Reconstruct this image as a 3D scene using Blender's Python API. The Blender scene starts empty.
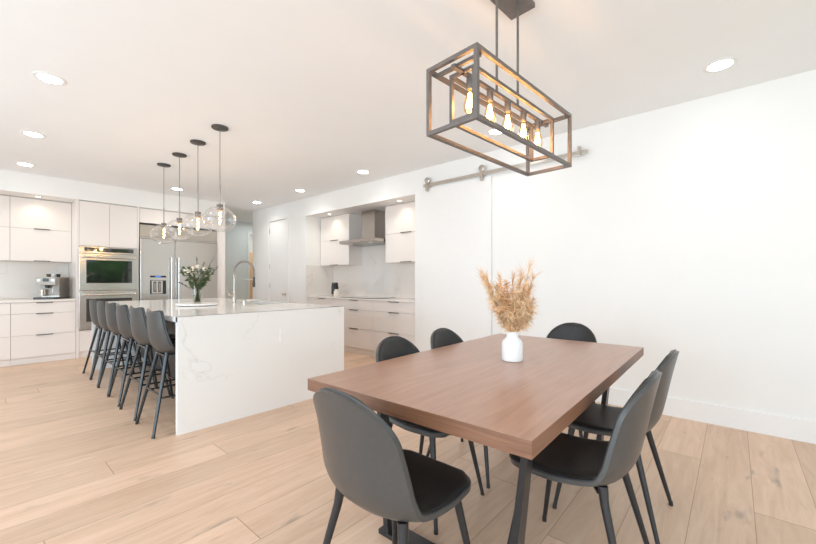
import bpy, bmesh, math, random
from mathutils import Vector as V, Matrix
random.seed(7)
R = math.radians
PI = math.pi
C = bpy.context.scene.collection
sc = bpy.context.scene

# ------------------------------------------------------------------ materials
def mat(name, col, rough=.5, metal=0., noise=0., nscale=20., emit=None, estr=0., bump=0., bscale=200., spec=.5, sheen=0., stretch=None, coat=0.):
    m = bpy.data.materials.new(name); m.use_nodes = True
    nt = m.node_tree; b = nt.nodes['Principled BSDF']
    b.inputs['Base Color'].default_value = (*col, 1)
    b.inputs['Roughness'].default_value = rough
    b.inputs['Metallic'].default_value = metal
    b.inputs['Specular IOR Level'].default_value = spec
    b.inputs['Coat Weight'].default_value = coat
    if sheen: b.inputs['Sheen Weight'].default_value = sheen
    if emit:
        b.inputs['Emission Color'].default_value = (*emit, 1); b.inputs['Emission Strength'].default_value = estr
    if noise or bump:
        tc = nt.nodes.new('ShaderNodeTexCoord'); mp = nt.nodes.new('ShaderNodeMapping')
        nt.links.new(tc.outputs['Object'], mp.inputs[0])
        if stretch: mp.inputs['Scale'].default_value = stretch
    if noise:
        n = nt.nodes.new('ShaderNodeTexNoise'); n.inputs['Scale'].default_value = nscale; n.inputs['Detail'].default_value = 4
        nt.links.new(mp.outputs[0], n.inputs[0])
        r = nt.nodes.new('ShaderNodeValToRGB')
        r.color_ramp.elements[0].position = .3; r.color_ramp.elements[1].position = .7
        r.color_ramp.elements[0].color = (*[c*(1-noise) for c in col], 1)
        r.color_ramp.elements[1].color = (*[min(1, c*(1+noise*.6)) for c in col], 1)
        nt.links.new(n.outputs[0], r.inputs[0]); nt.links.new(r.outputs[0], b.inputs['Base Color'])
    if bump:
        n2 = nt.nodes.new('ShaderNodeTexNoise'); n2.inputs['Scale'].default_value = bscale
        nt.links.new(mp.outputs[0], n2.inputs[0])
        bp = nt.nodes.new('ShaderNodeBump'); bp.inputs['Strength'].default_value = bump; bp.inputs['Distance'].default_value = .002
        nt.links.new(n2.outputs[0], bp.inputs['Height']); nt.links.new(bp.outputs[0], b.inputs['Normal'])
    return m

def glass(name, tint=(1, 1, 1), strength=.9, rough=.0):
    """thin clear glass: see-through with a fresnel reflection"""
    m = bpy.data.materials.new(name); m.use_nodes = True
    nt = m.node_tree; nt.nodes.clear(); N = nt.nodes.new; L = nt.links.new
    out = N('ShaderNodeOutputMaterial'); mix = N('ShaderNodeMixShader'); t = N('ShaderNodeBsdfTransparent'); g = N('ShaderNodeBsdfGlossy')
    lw = N('ShaderNodeLayerWeight'); lw.inputs['Blend'].default_value = .45
    pw = N('ShaderNodeMath'); pw.operation = 'POWER'; pw.inputs[1].default_value = 1.35
    ml = N('ShaderNodeMath'); ml.operation = 'MULTIPLY'; ml.inputs[1].default_value = strength
    tc = N('ShaderNodeTexCoord'); nz = N('ShaderNodeTexNoise'); nz.inputs['Scale'].default_value = 3
    cr = N('ShaderNodeValToRGB'); cr.color_ramp.elements[0].color = (*[c*.97 for c in tint], 1); cr.color_ramp.elements[1].color = (*tint, 1)
    L(tc.outputs['Object'], nz.inputs[0]); L(nz.outputs[0], cr.inputs[0]); L(cr.outputs[0], t.inputs[0])
    g.inputs['Roughness'].default_value = rough; g.inputs['Color'].default_value = (.92, .92, .92, 1)
    L(lw.outputs['Facing'], pw.inputs[0]); L(pw.outputs[0], ml.inputs[0]); L(ml.outputs[0], mix.inputs[0])
    L(t.outputs[0], mix.inputs[1]); L(g.outputs[0], mix.inputs[2]); L(mix.outputs[0], out.inputs[0])
    return m

def floor_material():
    m = bpy.data.materials.new('oak_planks'); m.use_nodes = True
    nt = m.node_tree; N = nt.nodes.new; L = nt.links.new; b = nt.nodes['Principled BSDF']
    def mth(op, a, c=None, d=None):
        n = N('ShaderNodeMath'); n.operation = op
        for i, v in enumerate((a, c, d)):
            if v is None: continue
            if isinstance(v, (int, float)): n.inputs[i].default_value = v
            else: L(v, n.inputs[i])
        return n.outputs[0]
    tc = N('ShaderNodeTexCoord'); s = N('ShaderNodeSeparateXYZ'); L(tc.outputs['Object'], s.inputs[0])
    x, y = s.outputs[0], s.outputs[1]
    W, LEN = .2465, 2.1
    yy = mth('DIVIDE', mth('ADD', y, .075 + W*40), W)
    row = mth('FLOOR', yy); fy = mth('FRACT', yy)
    wn = N('ShaderNodeTexWhiteNoise'); wn.noise_dimensions = '1D'; L(row, wn.inputs['W'])
    xx = mth('ADD', mth('DIVIDE', mth('ADD', x, 40.), LEN), mth('MULTIPLY', wn.outputs['Value'], 7.3))
    colm = mth('FLOOR', xx); fx = mth('FRACT', xx)
    idn = mth('ADD', mth('MULTIPLY', row, 17.13), mth('MULTIPLY', colm, 3.71))
    wn2 = N('ShaderNodeTexWhiteNoise'); wn2.noise_dimensions = '1D'; L(idn, wn2.inputs['W'])
    # seams
    sy = mth('LESS_THAN', mth('MINIMUM', fy, mth('SUBTRACT', 1., fy)), .007)
    sx = mth('LESS_THAN', mth('MINIMUM', fx, mth('SUBTRACT', 1., fx)), .0011)
    seam = mth('MAXIMUM', sy, sx)
    # grain
    cb = N('ShaderNodeCombineXYZ')
    L(mth('ADD', mth('MULTIPLY', x, 1.1), mth('MULTIPLY', wn2.outputs['Value'], 31.)), cb.inputs[0]); L(mth('MULTIPLY', y, 9.), cb.inputs[1]); L(idn, cb.inputs[2])
    n1 = N('ShaderNodeTexNoise'); n1.inputs['Scale'].default_value = 1.6; n1.inputs['Detail'].default_value = 7; n1.inputs['Roughness'].default_value = .65; n1.inputs['Distortion'].default_value = 1.2
    L(cb.outputs[0], n1.inputs[0])
    ramp = N('ShaderNodeValToRGB'); e = ramp.color_ramp.elements
    e[0].position = .28; e[0].color = (.585, .385, .255, 1); e[1].position = .72; e[1].color = (.76, .55, .40, 1)
    L(n1.outputs[0], ramp.inputs[0])
    tone = N('ShaderNodeMixRGB'); tone.blend_type = 'MULTIPLY'; tone.inputs[0].default_value = 1
    tr = N('ShaderNodeValToRGB'); tr.color_ramp.elements[0].color = (.86, .84, .81, 1); tr.color_ramp.elements[1].color = (1.04, 1.03, 1.03, 1)
    L(wn2.outputs['Value'], tr.inputs[0]); L(ramp.outputs[0], tone.inputs[1]); L(tr.outputs[0], tone.inputs[2])
    # grey knots and mineral streaks, drawn out along the plank
    cb2 = N('ShaderNodeCombineXYZ'); L(mth('MULTIPLY', x, 2.6), cb2.inputs[0]); L(mth('MULTIPLY', y, 9.), cb2.inputs[1]); L(idn, cb2.inputs[2])
    n2 = N('ShaderNodeTexNoise'); n2.inputs['Scale'].default_value = 1.3; n2.inputs['Detail'].default_value = 3; L(cb2.outputs[0], n2.inputs[0])
    kr = N('ShaderNodeValToRGB'); kr.color_ramp.elements[0].position = .635; kr.color_ramp.elements[0].color = (0, 0, 0, 1); kr.color_ramp.elements[1].position = .77; kr.color_ramp.elements[1].color = (.75, .75, .75, 1)
    L(n2.outputs[0], kr.inputs[0])
    kn = N('ShaderNodeMixRGB'); L(kr.outputs[0], kn.inputs[0]); L(tone.outputs[0], kn.inputs[1]); kn.inputs[2].default_value = (.24, .19, .16, 1)
    sm = N('ShaderNodeMixRGB'); L(mth('MULTIPLY', seam, .75), sm.inputs[0]); L(kn.outputs[0], sm.inputs[1]); sm.inputs[2].default_value = (.26, .15, .085, 1)
    L(sm.outputs[0], b.inputs['Base Color'])
    b.inputs['Roughness'].default_value = .42; b.inputs['Specular IOR Level'].default_value = .4
    bp = N('ShaderNodeBump'); bp.inputs['Strength'].default_value = .25; bp.inputs['Distance'].default_value = .002; bp.invert = True
    L(seam, bp.inputs['Height']); L(bp.outputs[0], b.inputs['Normal'])
    return m

def wood_material(name, dark, light, rough, scale=(1., 14., 14.)):
    m = bpy.data.materials.new(name); m.use_nodes = True
    nt = m.node_tree; N = nt.nodes.new; L = nt.links.new; b = nt.nodes['Principled BSDF']
    tc = N('ShaderNodeTexCoord'); mp = N('ShaderNodeMapping'); mp.inputs['Scale'].default_value = scale
    L(tc.outputs['Object'], mp.inputs[0])
    n = N('ShaderNodeTexNoise'); n.inputs['Scale'].default_value = 1.7; n.inputs['Detail'].default_value = 5; n.inputs['Roughness'].default_value = .55; n.inputs['Distortion'].default_value = 1.5
    L(mp.outputs[0], n.inputs[0])
    r = N('ShaderNodeValToRGB'); e = r.color_ramp.elements
    e[0].position = .3; e[0].color = (*dark, 1); e[1].position = .7; e[1].color = (*light, 1)
    L(n.outputs[0], r.inputs[0]); L(r.outputs[0], b.inputs['Base Color'])
    b.inputs['Roughness'].default_value = rough
    return m

def marble_material(name, base, vein, rough, scale=1., amount=.6, width=.012):
    m = bpy.data.materials.new(name); m.use_nodes = True
    nt = m.node_tree; N = nt.nodes.new; L = nt.links.new; b = nt.nodes['Principled BSDF']
    tc = N('ShaderNodeTexCoord'); mp = N('ShaderNodeMapping'); mp.inputs['Scale'].default_value = (scale, scale, scale); mp.inputs['Rotation'].default_value = (.4, .6, .3)
    L(tc.outputs['Object'], mp.inputs[0])
    n = N('ShaderNodeTexNoise'); n.inputs['Scale'].default_value = 1.1; n.inputs['Detail'].default_value = 6; n.inputs['Distortion'].default_value = .6
    L(mp.outputs[0], n.inputs[0])
    s = N('ShaderNodeMath'); s.operation = 'SUBTRACT'; s.inputs[1].default_value = .5; L(n.outputs[0], s.inputs[0])
    a = N('ShaderNodeMath'); a.operation = 'ABSOLUTE'; L(s.outputs[0], a.inputs[0])
    r = N('ShaderNodeValToRGB'); e = r.color_ramp.elements
    e[0].position = 0; e[0].color = (amount,)*3+(1,); e[1].position = width; e[1].color = (0, 0, 0, 1); L(a.outputs[0], r.inputs[0])
    n2 = N('ShaderNodeTexNoise'); n2.inputs['Scale'].default_value = 1.7; L(mp.outputs[0], n2.inputs[0])
    r2 = N('ShaderNodeValToRGB'); r2.color_ramp.elements[0].position = .45; r2.color_ramp.elements[1].position = .62; L(n2.outputs[0], r2.inputs[0])
    k = N('ShaderNodeMath'); k.operation = 'MULTIPLY'; L(r.outputs[0], k.inputs[0]); L(r2.outputs[0], k.inputs[1])
    mx = N('ShaderNodeMixRGB'); mx.inputs[1].default_value = (*base, 1); mx.inputs[2].default_value = (*vein, 1); L(k.outputs[0], mx.inputs[0])
    L(mx.outputs[0], b.inputs['Base Color']); b.inputs['Roughness'].default_value = rough
    return m

M = {}
M['wall'] = mat('painted_wall', (.86, .845, .825), .6, noise=.01, nscale=3)
M['ceiling'] = mat('painted_ceiling', (.90, .915, .93), .7, noise=.01, nscale=3)
M['trim'] = mat('trim_paint', (.86, .845, .83), .4, noise=.01)
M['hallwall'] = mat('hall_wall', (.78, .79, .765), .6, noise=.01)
M['floor'] = floor_material()
M['lacquer'] = mat('cabinet_lacquer', (.83, .765, .722), .28, noise=.012, nscale=2)
M['gap'] = mat('cabinet_shadow_gap', (.62, .57, .54), .7, noise=.05)
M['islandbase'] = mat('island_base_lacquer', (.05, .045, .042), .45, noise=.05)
M['pull'] = mat('dark_pull', (.10, .085, .08), .4, .6, noise=.1)
M['steel'] = mat('brushed_steel', (.60, .58, .555), .22, 1., noise=.06, nscale=4, stretch=(2, 2, 120))
M['steel_dark'] = mat('steel_dark', (.38, .35, .32), .3, 1., noise=.08, nscale=5, stretch=(2, 2, 60))
M['hoodsteel'] = mat('hood_steel', (.40, .36, .325), .26, 1., noise=.06, nscale=4, stretch=(2, 2, 120))
M['machinefront'] = mat('satin_machine_front', (.40, .37, .34), .5, .35, noise=.08)
M['nickel'] = mat('brushed_nickel', (.55, .50, .44), .28, 1., noise=.06, nscale=30)
M['chrome'] = mat('chrome', (.8, .79, .77), .12, 1., noise=.03)
M['black'] = mat('black_plastic', (.012, .012, .013), .3, noise=.1)
M['blackglass'] = mat('black_glass', (.010, .011, .011), .05, noise=.05, spec=.9, coat=.6)
M['blackmetal'] = mat('black_metal', (.022, .022, .024), .34, .3, noise=.15, nscale=40)
M['stoolmetal'] = mat('stool_metal', (.05, .055, .06), .26, .7, noise=.15, nscale=40)
M['bronze'] = mat('bronze_frame', (.15, .13, .12), .45, .4, noise=.12, nscale=30)
M['canopy'] = mat('dark_canopy', (.055, .055, .055), .45, .3, noise=.1)
M['leather'] = mat('grey_leather', (.046, .045, .044), .35, noise=.1, nscale=60, bump=.15, bscale=400, spec=.6)
M['pad'] = mat('black_leather', (.012, .0125, .013), .42, noise=.15, nscale=60, bump=.2, bscale=300, spec=.4)
M['stoolleather'] = mat('stool_leather', (.031, .032, .031), .40, noise=.1, nscale=60, bump=.15, bscale=400, spec=.6)
M['piping'] = mat('piping', (.028, .028, .029), .38, noise=.1)
M['table'] = wood_material('walnut_top', (.325, .172, .112), (.42, .238, .162), .28)
M['tableedge'] = wood_material('walnut_edge', (.125, .05, .024), (.235, .108, .056), .45, (1.2, 1.2, 45.))  # deeper edge grain, colour also darkened to offset strong light on the sides
M['quartz'] = marble_material('white_quartz', (.84, .835, .82), (.56, .54, .52), .10, 1.0, .42, .006)
M['splash'] = marble_material('splash_quartz', (.80, .745, .695), (.56, .52, .49), .18, 1.5, .45, .018)
M['ceramic'] = mat('white_ceramic', (.88, .88, .88), .35, noise=.01)
M['pampas'] = mat('dried_grass', (.74, .43, .20), .8, noise=.35, nscale=25)
M['pampas2'] = mat('dried_grass_pale', (.86, .61, .36), .8, noise=.3, nscale=25)
M['leaf'] = mat('leaf_green', (.05, .085, .022), .5, noise=.55, nscale=30)
M['twig'] = mat('twig_dark', (.045, .06, .03), .6, noise=.3)
M['rose'] = mat('rose_cream', (.87, .80, .66), .6, noise=.08)
M['stemmat'] = mat('stem_brown', (.13, .10, .05), .6, noise=.3)
M['globe'] = glass('clear_globe_glass', (.985, .98, .975), .75)
M['vaseglass'] = glass('clear_vase_glass', (.84, .85, .81), .8)
M['bulbglass'] = glass('amber_bulb_glass', (1., .80, .52), .6)
M['water'] = glass('vase_water', (.86, .88, .82), .3)
M['filament'] = mat('glowing_filament', (1, .7, .35), .5, emit=(1., .56, .20), estr=42., noise=.01)
M['bulbglow'] = mat('bulb_glow', (1, .85, .6), .5, emit=(1., .78, .48), estr=9., noise=.01)
M['lamp'] = mat('downlight_lens', (1, 1, 1), .4, emit=(1., .96, .90), estr=20., noise=.01)
M['lampwarm'] = mat('niche_lens', (1, .95, .85), .4, emit=(1., .86, .66), estr=5., noise=.01)
M['display'] = mat('blue_display', (.05, .15, .45), .3, emit=(.08, .22, .75), estr=.8, noise=.05)
M['oakdoor'] = wood_material('warm_oak_door', (.62, .36, .15), (.78, .50, .25), .5, (14, 14, 1))
M['plate'] = mat('white_plate', (.84, .84, .82), .35, noise=.01)
M['jar'] = mat('cream_jar', (.80, .72, .64), .4, noise=.03)
M['lawn'] = mat('lawn', (.16, .32, .07), .9, noise=.4, nscale=4)
M['hedge'] = mat('hedge', (.14, .30, .06), .8, noise=.85, nscale=1.3)
M['wood_small'] = wood_material('tray_board', (.02, .02, .02), (.04, .04, .04), .4)

# ------------------------------------------------------------------ mesh building
class MB:
    def __init__(s): s.bm = bmesh.new(); s.curved = False
    def merge(s, b, m=None):
        me = bpy.data.meshes.new('tmp'); b.to_mesh(me); b.free()
        if m: me.transform(m)
        s.bm.from_mesh(me); bpy.data.meshes.remove(me); return s
    def box(s, x0, x1, y0, y1, z0, z1, bev=.0, m=None):
        b = bmesh.new(); bmesh.ops.create_cube(b, size=1)
        for v in b.verts: v.co = V((x0+(v.co.x+.5)*(x1-x0), y0+(v.co.y+.5)*(y1-y0), z0+(v.co.z+.5)*(z1-z0)))
        if bev: bmesh.ops.bevel(b, geom=b.edges[:], offset=bev, segments=2, affect='EDGES', profile=.7)
        return s.merge(b, m)
    def tube(s, pts, r, n=12, closed=False, flat=None):
        s.curved = True
        pts = [V(p) for p in pts]; rs = r if isinstance(r, (list, tuple)) else [r]*len(pts)
        b = bmesh.new(); rings = []; up = None
        for i, p in enumerate(pts):
            a = pts[i-1] if (i or closed) else p; c = pts[(i+1) % len(pts)] if (i < len(pts)-1 or closed) else p
            t = (c-a).normalized()
            if up is None: up = t.orthogonal().normalized()
            else:
                up = (up-t*up.dot(t)); up = up.normalized() if up.length > 1e-6 else t.orthogonal().normalized()
            w = t.cross(up)
            rings.append([b.verts.new(p+(up*math.cos(2*PI*k/n)+w*math.sin(2*PI*k/n))*rs[i]) for k in range(n)])
        last = len(rings) if closed else len(rings)-1
        for i in range(last):
            A, B = rings[i], rings[(i+1) % len(rings)]
            for k in range(n): b.faces.new((A[k], A[(k+1) % n], B[(k+1) % n], B[k]))
        if not closed:
            b.faces.new(rings[0][::-1]); b.faces.new(rings[-1])
        return s.merge(b)
    def bar(s, p, q, w, h, up=(0, 0, 1), w2=None, h2=None):
        """square bar from p to q, w across, h along up; may taper"""
        p, q = V(p), V(q); t = (q-p).normalized(); u = V(up); u = (u-t*u.dot(t)).normalized(); c = t.cross(u)
        w2 = w2 or w; h2 = h2 or h; b = bmesh.new()
        A = [b.verts.new(p+c*w/2*i+u*h/2*j) for i, j in ((-1, -1), (1, -1), (1, 1), (-1, 1))]
        B = [b.verts.new(q+c*w2/2*i+u*h2/2*j) for i, j in ((-1, -1), (1, -1), (1, 1), (-1, 1))]
        for k in range(4): b.faces.new((A[k], A[(k+1) % 4], B[(k+1) % 4], B[k]))
        b.faces.new(A[::-1]); b.faces.new(B)
        bmesh.ops.bevel(b, geom=b.edges[:], offset=min(w, h, w2, h2)*.08, segments=1, affect='EDGES')
        return s.merge(b)
    def lathe(s, prof, c=(0, 0, 0), n=32, sc=(1, 1)):
        s.curved = True
        b = bmesh.new(); rings = []
        for r, z in prof:
            if r < 1e-5: rings.append([b.verts.new((c[0], c[1], c[2]+z))])
            else: rings.append([b.verts.new((c[0]+r*sc[0]*math.cos(2*PI*k/n), c[1]+r*sc[1]*math.sin(2*PI*k/n), c[2]+z)) for k in range(n)])
        for A, B in zip(rings, rings[1:]):
            for k in range(n):
                q = (k+1) % n
                if len(A) == 1 and len(B) > 1: b.faces.new((A[0], B[k], B[q]))
                elif len(B) == 1 and len(A) > 1: b.faces.new((A[k], A[q], B[0]))
                elif len(A) > 1: b.faces.new((A[k], A[q], B[q], B[k]))
        bmesh.ops.recalc_face_normals(b, faces=b.faces[:])
        return s.merge(b)
    def poly(s, pts, ax, d0, d1, bev=0):
        """extrude a 2D polygon along axis ax ('x','y','z') from d0 to d1"""
        def mk(a, b_, d): return {'x': (d, a, b_), 'y': (a, d, b_), 'z': (a, b_, d)}[ax]
        b = bmesh.new()
        A = [b.verts.new(mk(p[0], p[1], d0)) for p in pts]; B = [b.verts.new(mk(p[0], p[1], d1)) for p in pts]
        n = len(pts)
        for k in range(n): b.faces.new((A[k], A[(k+1) % n], B[(k+1) % n], B[k]))
        b.faces.new(A[::-1]); b.faces.new(B); bmesh.ops.recalc_face_normals(b, faces=b.faces[:])
        if bev: bmesh.ops.bevel(b, geom=b.edges[:], offset=bev, segments=2, affect='EDGES')
        return s.merge(b)
    def build(s, name, m, parent=None, smooth=True, local=False):
        me = bpy.data.meshes.new(name); bmesh.ops.recalc_face_normals(s.bm, faces=s.bm.faces[:]) if False else None
        s.bm.to_mesh(me); s.bm.free()
        if parent and not local:
            o = V((0, 0, 0)); p = parent
            while p: o += p.location; p = p.parent
            me.transform(Matrix.Translation(-o))
        me.materials.append(m)
        if smooth and s.curved:
            me.shade_smooth()
            try: me.set_sharp_from_angle(angle=R(35))
            except Exception: pass
        ob = bpy.data.objects.new(name, me); C.objects.link(ob)
        if parent: ob.parent = parent
        return ob

def tag(o, label, cat, group=None, kind=None):
    o['label'] = label; o['category'] = cat
    if group: o['group'] = group
    if kind: o['kind'] = kind
    return o
def thing(name, label, cat, loc=(0, 0, 0), rz=0, group=None):
    o = bpy.data.objects.new(name, None); C.objects.link(o); o.location = loc; o.rotation_euler = (0, 0, rz)
    o.empty_display_size = .1
    return tag(o, label, cat, group)
def struct(name, mb, m, label, cat, parent=None):
    o = mb.build(name, m, parent, smooth=False)
    if not parent: tag(o, label, cat, kind='structure')
    return o
def copy_tree(o, parent=None):
    c = o.copy(); C.objects.link(c)
    if parent: c.parent = parent
    for ch in list(o.children): copy_tree(ch, c)
    return c

XR, YB, H = 4.03, 7.65, 2.74        # dining wall, kitchen cabinet fronts, ceiling

# ------------------------------------------------------------------ the setting
struct('floor', MB().box(-3.1, 6.6, -3.3, 11.2, -.06, 0), M['floor'], 'pale oak plank floor with wide boards', 'floor')
struct('ceiling', MB().box(-3.1, 6.6, -3.3, 11.2, H, H+.1), M['ceiling'], 'flat white painted ceiling', 'ceiling')
w = MB()
w.box(XR, XR+.12, -3.3, 3.26, 0, H)                       # dining side
w.box(XR, XR+.72, 3.26, 3.38, 0, H).box(XR, XR+.72, 3.38, 6.05, 2.41, H)       # niche jamb, niche head
w.box(XR, XR+.72, 6.05, 6.17, 0, H).box(4.69, 4.75, 3.38, 6.05, 0, 2.41)          # far jamb, niche back
w.box(XR, XR+.12, 6.17, 6.68, 0, H).box(XR, XR+.12, 6.68, 7.37, 2.435, H).box(XR, XR+.12, 7.37, 8.1, 0, H)
struct('wall_right', w, M['wall'], 'long white wall behind the dining table with the range niche', 'wall')
w = MB().box(-3.1, 3.25, 8.42, 8.54, 0, H).box(-3.1, 3.245, 7.655, 8.42, 2.455, H).box(3.13, 3.25, 8.42, 9.65, 0, H)
struct('wall_back', w, M['wall'], 'white kitchen wall and soffit above the oven cabinets', 'wall')
w = MB().box(3.1, 4.72, 9.65, 9.77, 0, H).box(4.72, 5.55, 9.65, 9.77, 2.42, H).box(5.55, 6.6, 9.65, 9.77, 0, H).box(6.48, 6.6, 8.1, 11.2, 0, H).box(3.1, 6.6, 11.08, 11.2, 0, H).box(XR+.12, 6.6, 7.98, 8.1, 0, H)
struct('wall_hall', w, M['hallwall'], 'pale wall of the hall beyond the refrigerator', 'wall')
w = MB().box(-3.1, -3., -3.3, -2.2, 0, H).box(-3.1, -3., -2.2, 6.2, 2.45, H).box(-3.1, -3., 6.2, 8.5, 0, H)  # unseen opening, lengthened towards the kitchen to add light there
struct('wall_left', w, M['wall'], 'white wall with wide glazing facing the dining wall', 'wall')
w = MB().box(-3.1, -2.2, -3.3, -3.2, 0, H).box(-2.2, 4.03, -3.3, -3.2, 2.45, H).box(4.0, 4.15, -3.3, -3.2, 0, H)
struct('wall_front', w, M['wall'], 'white wall with garden glazing opposite the kitchen', 'wall')
fr = MB()
for x in (-2.2, -.15, 1.9, 3.94): fr.box(x, x+.06, -3.28, -3.22, 0, 2.45)
fr.box(-2.2, 4., -3.28, -3.22, 2.39, 2.45).box(-2.2, 4., -3.28, -3.22, 0, .06)
struct('window_1', fr, M['blackmetal'], 'black framed garden sliding glazing', 'window')
fr = MB()
for y in (-2.2, -.1, 2., 4.1, 6.14): fr.box(-3.08, -3.02, y, y+.06, 0, 2.45)  # frames follow the opening lengthened for kitchen light
fr.box(-3.08, -3.02, -2.2, 6.2, 2.39, 2.45).box(-3.08, -3.02, -2.2, 6.2, 0, .06)
struct('window_2', fr, M['blackmetal'], 'black framed side glazing', 'window')
struct('land', MB().box(-30, 30, -30, -3.35, -.3, -.1), M['lawn'], 'green garden lawn outside the glazing', 'lawn')
hg = MB()
for k in range(70):
    x = -14+k*.42; z = random.uniform(.2, 2.0)+.7*math.sin(k*.6)
    hg.lathe([(0, -.9), (.5, -.7), (.85, -.1), (.7, .5), (.3, .85), (0, .95)], (x, -11+random.uniform(-.8, .8), z), 9)
h_ = hg.build('hedge', M['hedge']); tag(h_, 'green garden hedge beyond the lawn', 'hedge', kind='structure')

def profile_board(a, y0, y1): return MB().box(a-.016, a, y0, y1, 0, .15, .004)
bb = MB().box(XR-.016, XR, -3.2, 2.16, 0, .165, .004)
struct('baseboard_right', bb, M['trim'], 'tall white baseboard along the dining wall', 'baseboard')
bb = MB().box(XR-.016, XR, 6.17, 6.62, 0, .165, .004).box(XR-.016, XR, 7.44, 8.1, 0, .165, .004)
struct('baseboard_hall', bb, M['trim'], 'white baseboard either side of the pantry door', 'baseboard')
# pantry door in the right wall
d = MB().box(XR+.012, XR+.055, 6.69, 7.36, .006, 2.43, .002).build('door_2', M['trim'], smooth=False)
tag(d, 'tall white flush door beside the range niche', 'door', kind='structure')
MB().lathe([(0, 0), (.028, 0), (.028, .008), (.012, .012), (.012, .04), (.026, .052), (.028, .066), (.018, .078), (0, .08)], (0, 0, 0), 20).build('door_knob', M['chrome'], d, local=True)
d.children[0].rotation_euler = (0, R(-90), 0); d.children[0].location = (XR+.012, 6.76, .935)
for z in (.32, 1.05, 1.45, 2.18):
    MB().tube([(XR+.004, 7.365, z), (XR+.004, 7.365, z+.1)], .008, 10).build('hinge', M['nickel'], d)
t = MB().box(XR-.014, XR, 6.62, 6.685, 0, 2.5, .003).box(XR-.014, XR, 7.37, 7.435, 0, 2.5, .003).box(XR-.014, XR, 6.685, 7.37, 2.436, 2.5, .003)
struct('trim_1', t, M['trim'], 'white casing around the pantry door', 'trim')
t = MB().box(4.655, 4.72, 9.635, 9.65, 0, 2.49, .003).box(5.55, 5.62, 9.635, 9.65, 0, 2.49, .003).box(4.72, 5.55, 9.635, 9.65, 2.42, 2.49, .003)
struct('trim_2', t, M['trim'], 'white casing around the hall doorway', 'trim')
d = MB().box(4.80, 5.62, 10.55, 10.6, .005, 2.02, .003).build('door_3', M['oakdoor'], smooth=False)
tag(d, 'warm oak coloured door seen through the hall doorway', 'door', kind='structure')
# sliding barn door on the right wall
d = MB().box(XR-.034, XR-.006, 2.18, 3.215, .012, 2.44, .003).build('door_1', M['trim'], smooth=False)
tag(d, 'white flush sliding door hanging from a nickel rail', 'door', kind='structure')
for y in (2.29, 3.12):
    hb = MB().box(XR-.072, XR-.033, y-.018, y+.018, 2.40, 2.55, .002)
    hb.build('hanger', M['nickel'], d)
    wh = MB().lathe([(0, -.012), (.034, -.012), (.04, -.008), (.034, 0), (.04, .008), (.034, .012), (0, .012)], (0, 0, 0), 24)
    o = wh.build('wheel', M['nickel'], d.children[-1], local=True); o.rotation_euler = (0, R(90), 0); o.location = (XR-.054, y, 2.545)
rl = thing('sliding_door_rail', 'flat brushed nickel rail above the sliding door', 'rail', (XR-.04, 2.15, 2.48))
MB().box(XR-.052, XR-.045, 1.105, 3.19, 2.462, 2.503, .002).build('track', M['nickel'], rl)
for y in (1.35, 1.85, 2.7): MB().tube([(XR-.045, y, 2.482), (XR, y, 2.482)], .011, 12).build('standoff', M['nickel'], rl)
for y in (1.18,): MB().box(XR-.068, XR-.04, y-.014, y+.014, 2.45, 2.545, .003).build('end_stop', M['nickel'], rl)

# ------------------------------------------------------------------ camera
cam = bpy.data.cameras.new('camera'); co = bpy.data.objects.new('camera', cam); C.objects.link(co); sc.camera = co
cam.sensor_width = 36; cam.lens = 36*375.3/816; cam.shift_y = (281.2-272)/816; cam.clip_start = .05
co.location = (0, 0, 1.19); co.rotation_euler = (R(90), 0, .71655-PI/2)

# ------------------------------------------------------------------ cabinets
def pull(parent, x0, x1, y, z, axis='y'):
    """thin dark edge pull; axis = the way the front faces"""
    b = MB()
    if axis == 'y': b.box(x0, x1, y-.022, y+.004, z-.005, z+.006, .0015)
    else: b.box(y-.022, y+.004, x0, x1, z-.005, z+.006, .0015)
    return b.build('handle', M['pull'], parent)

G = .002
def fronts_y(root, x0, x1, y, zs, nm='drawer', hw=.18, pulls='top', th=.02):
    for z0, z1 in zs:
        f = MB().box(x0+G, x1-G, y, y+th, z0+G, z1-G, .0012).build(nm, M['lacquer'], root)
        c = (x0+x1)/2
        if pulls == 'top': pull(f, c-hw/2, c+hw/2, y, z1-.003)
        elif pulls == 'bottom': pull(f, c-hw/2, c+hw/2, y, z0+.003)
def fronts_x(root, y0, y1, x, zs, nm='drawer', hw=.18, pulls='top', th=.02):
    for z0, z1 in zs:
        f = MB().box(x, x+th, y0+G, y1-G, z0+G, z1-G, .0012).build(nm, M['lacquer'], root)
        c = (y0+y1)/2
        if pulls == 'top': pull(f, c-hw/2, c+hw/2, x, z1-.003, 'x')
        elif pulls == 'bottom': pull(f, c-hw/2, c+hw/2, x, z0+.003, 'x')

DZ = [(.095, .412), (.412, .722), (.722, .882)]
# coffee counter
for x0, x1, lab in ((-.37, .308, 'white three-drawer base cabinet cut off by the photo edge'), (.308, .998, 'white three-drawer base cabinet beneath the coffee machine')):
    r = thing('base_cabinet', lab, 'cabinet', ((x0+x1)/2, 8., 0), group='base cabinets under the coffee counter')
    MB().box(x0+.001, x1-.001, YB+.022, 8.41, .09, .884).build('carcass', M['gap'], r, smooth=False)
    MB().box(x0+.001, x1-.001, YB+.028, YB+.048, 0, .0895).build('toe_kick', M['lacquer'], r, smooth=False)
    fronts_y(r, x0, x1, YB, DZ)
o = MB().box(-.4, .998, YB-.012, 8.405, .886, .918, .003).build('worktop', M['splash']); tag(o, 'pale stone worktop under the coffee machine', 'worktop')
o = MB().box(-.4, .998, 8.4, 8.418, .919, 1.5, .001).build('backsplash', M['splash'], smooth=False); tag(o, 'pale stone backsplash behind the coffee machine', 'backsplash')
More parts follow.
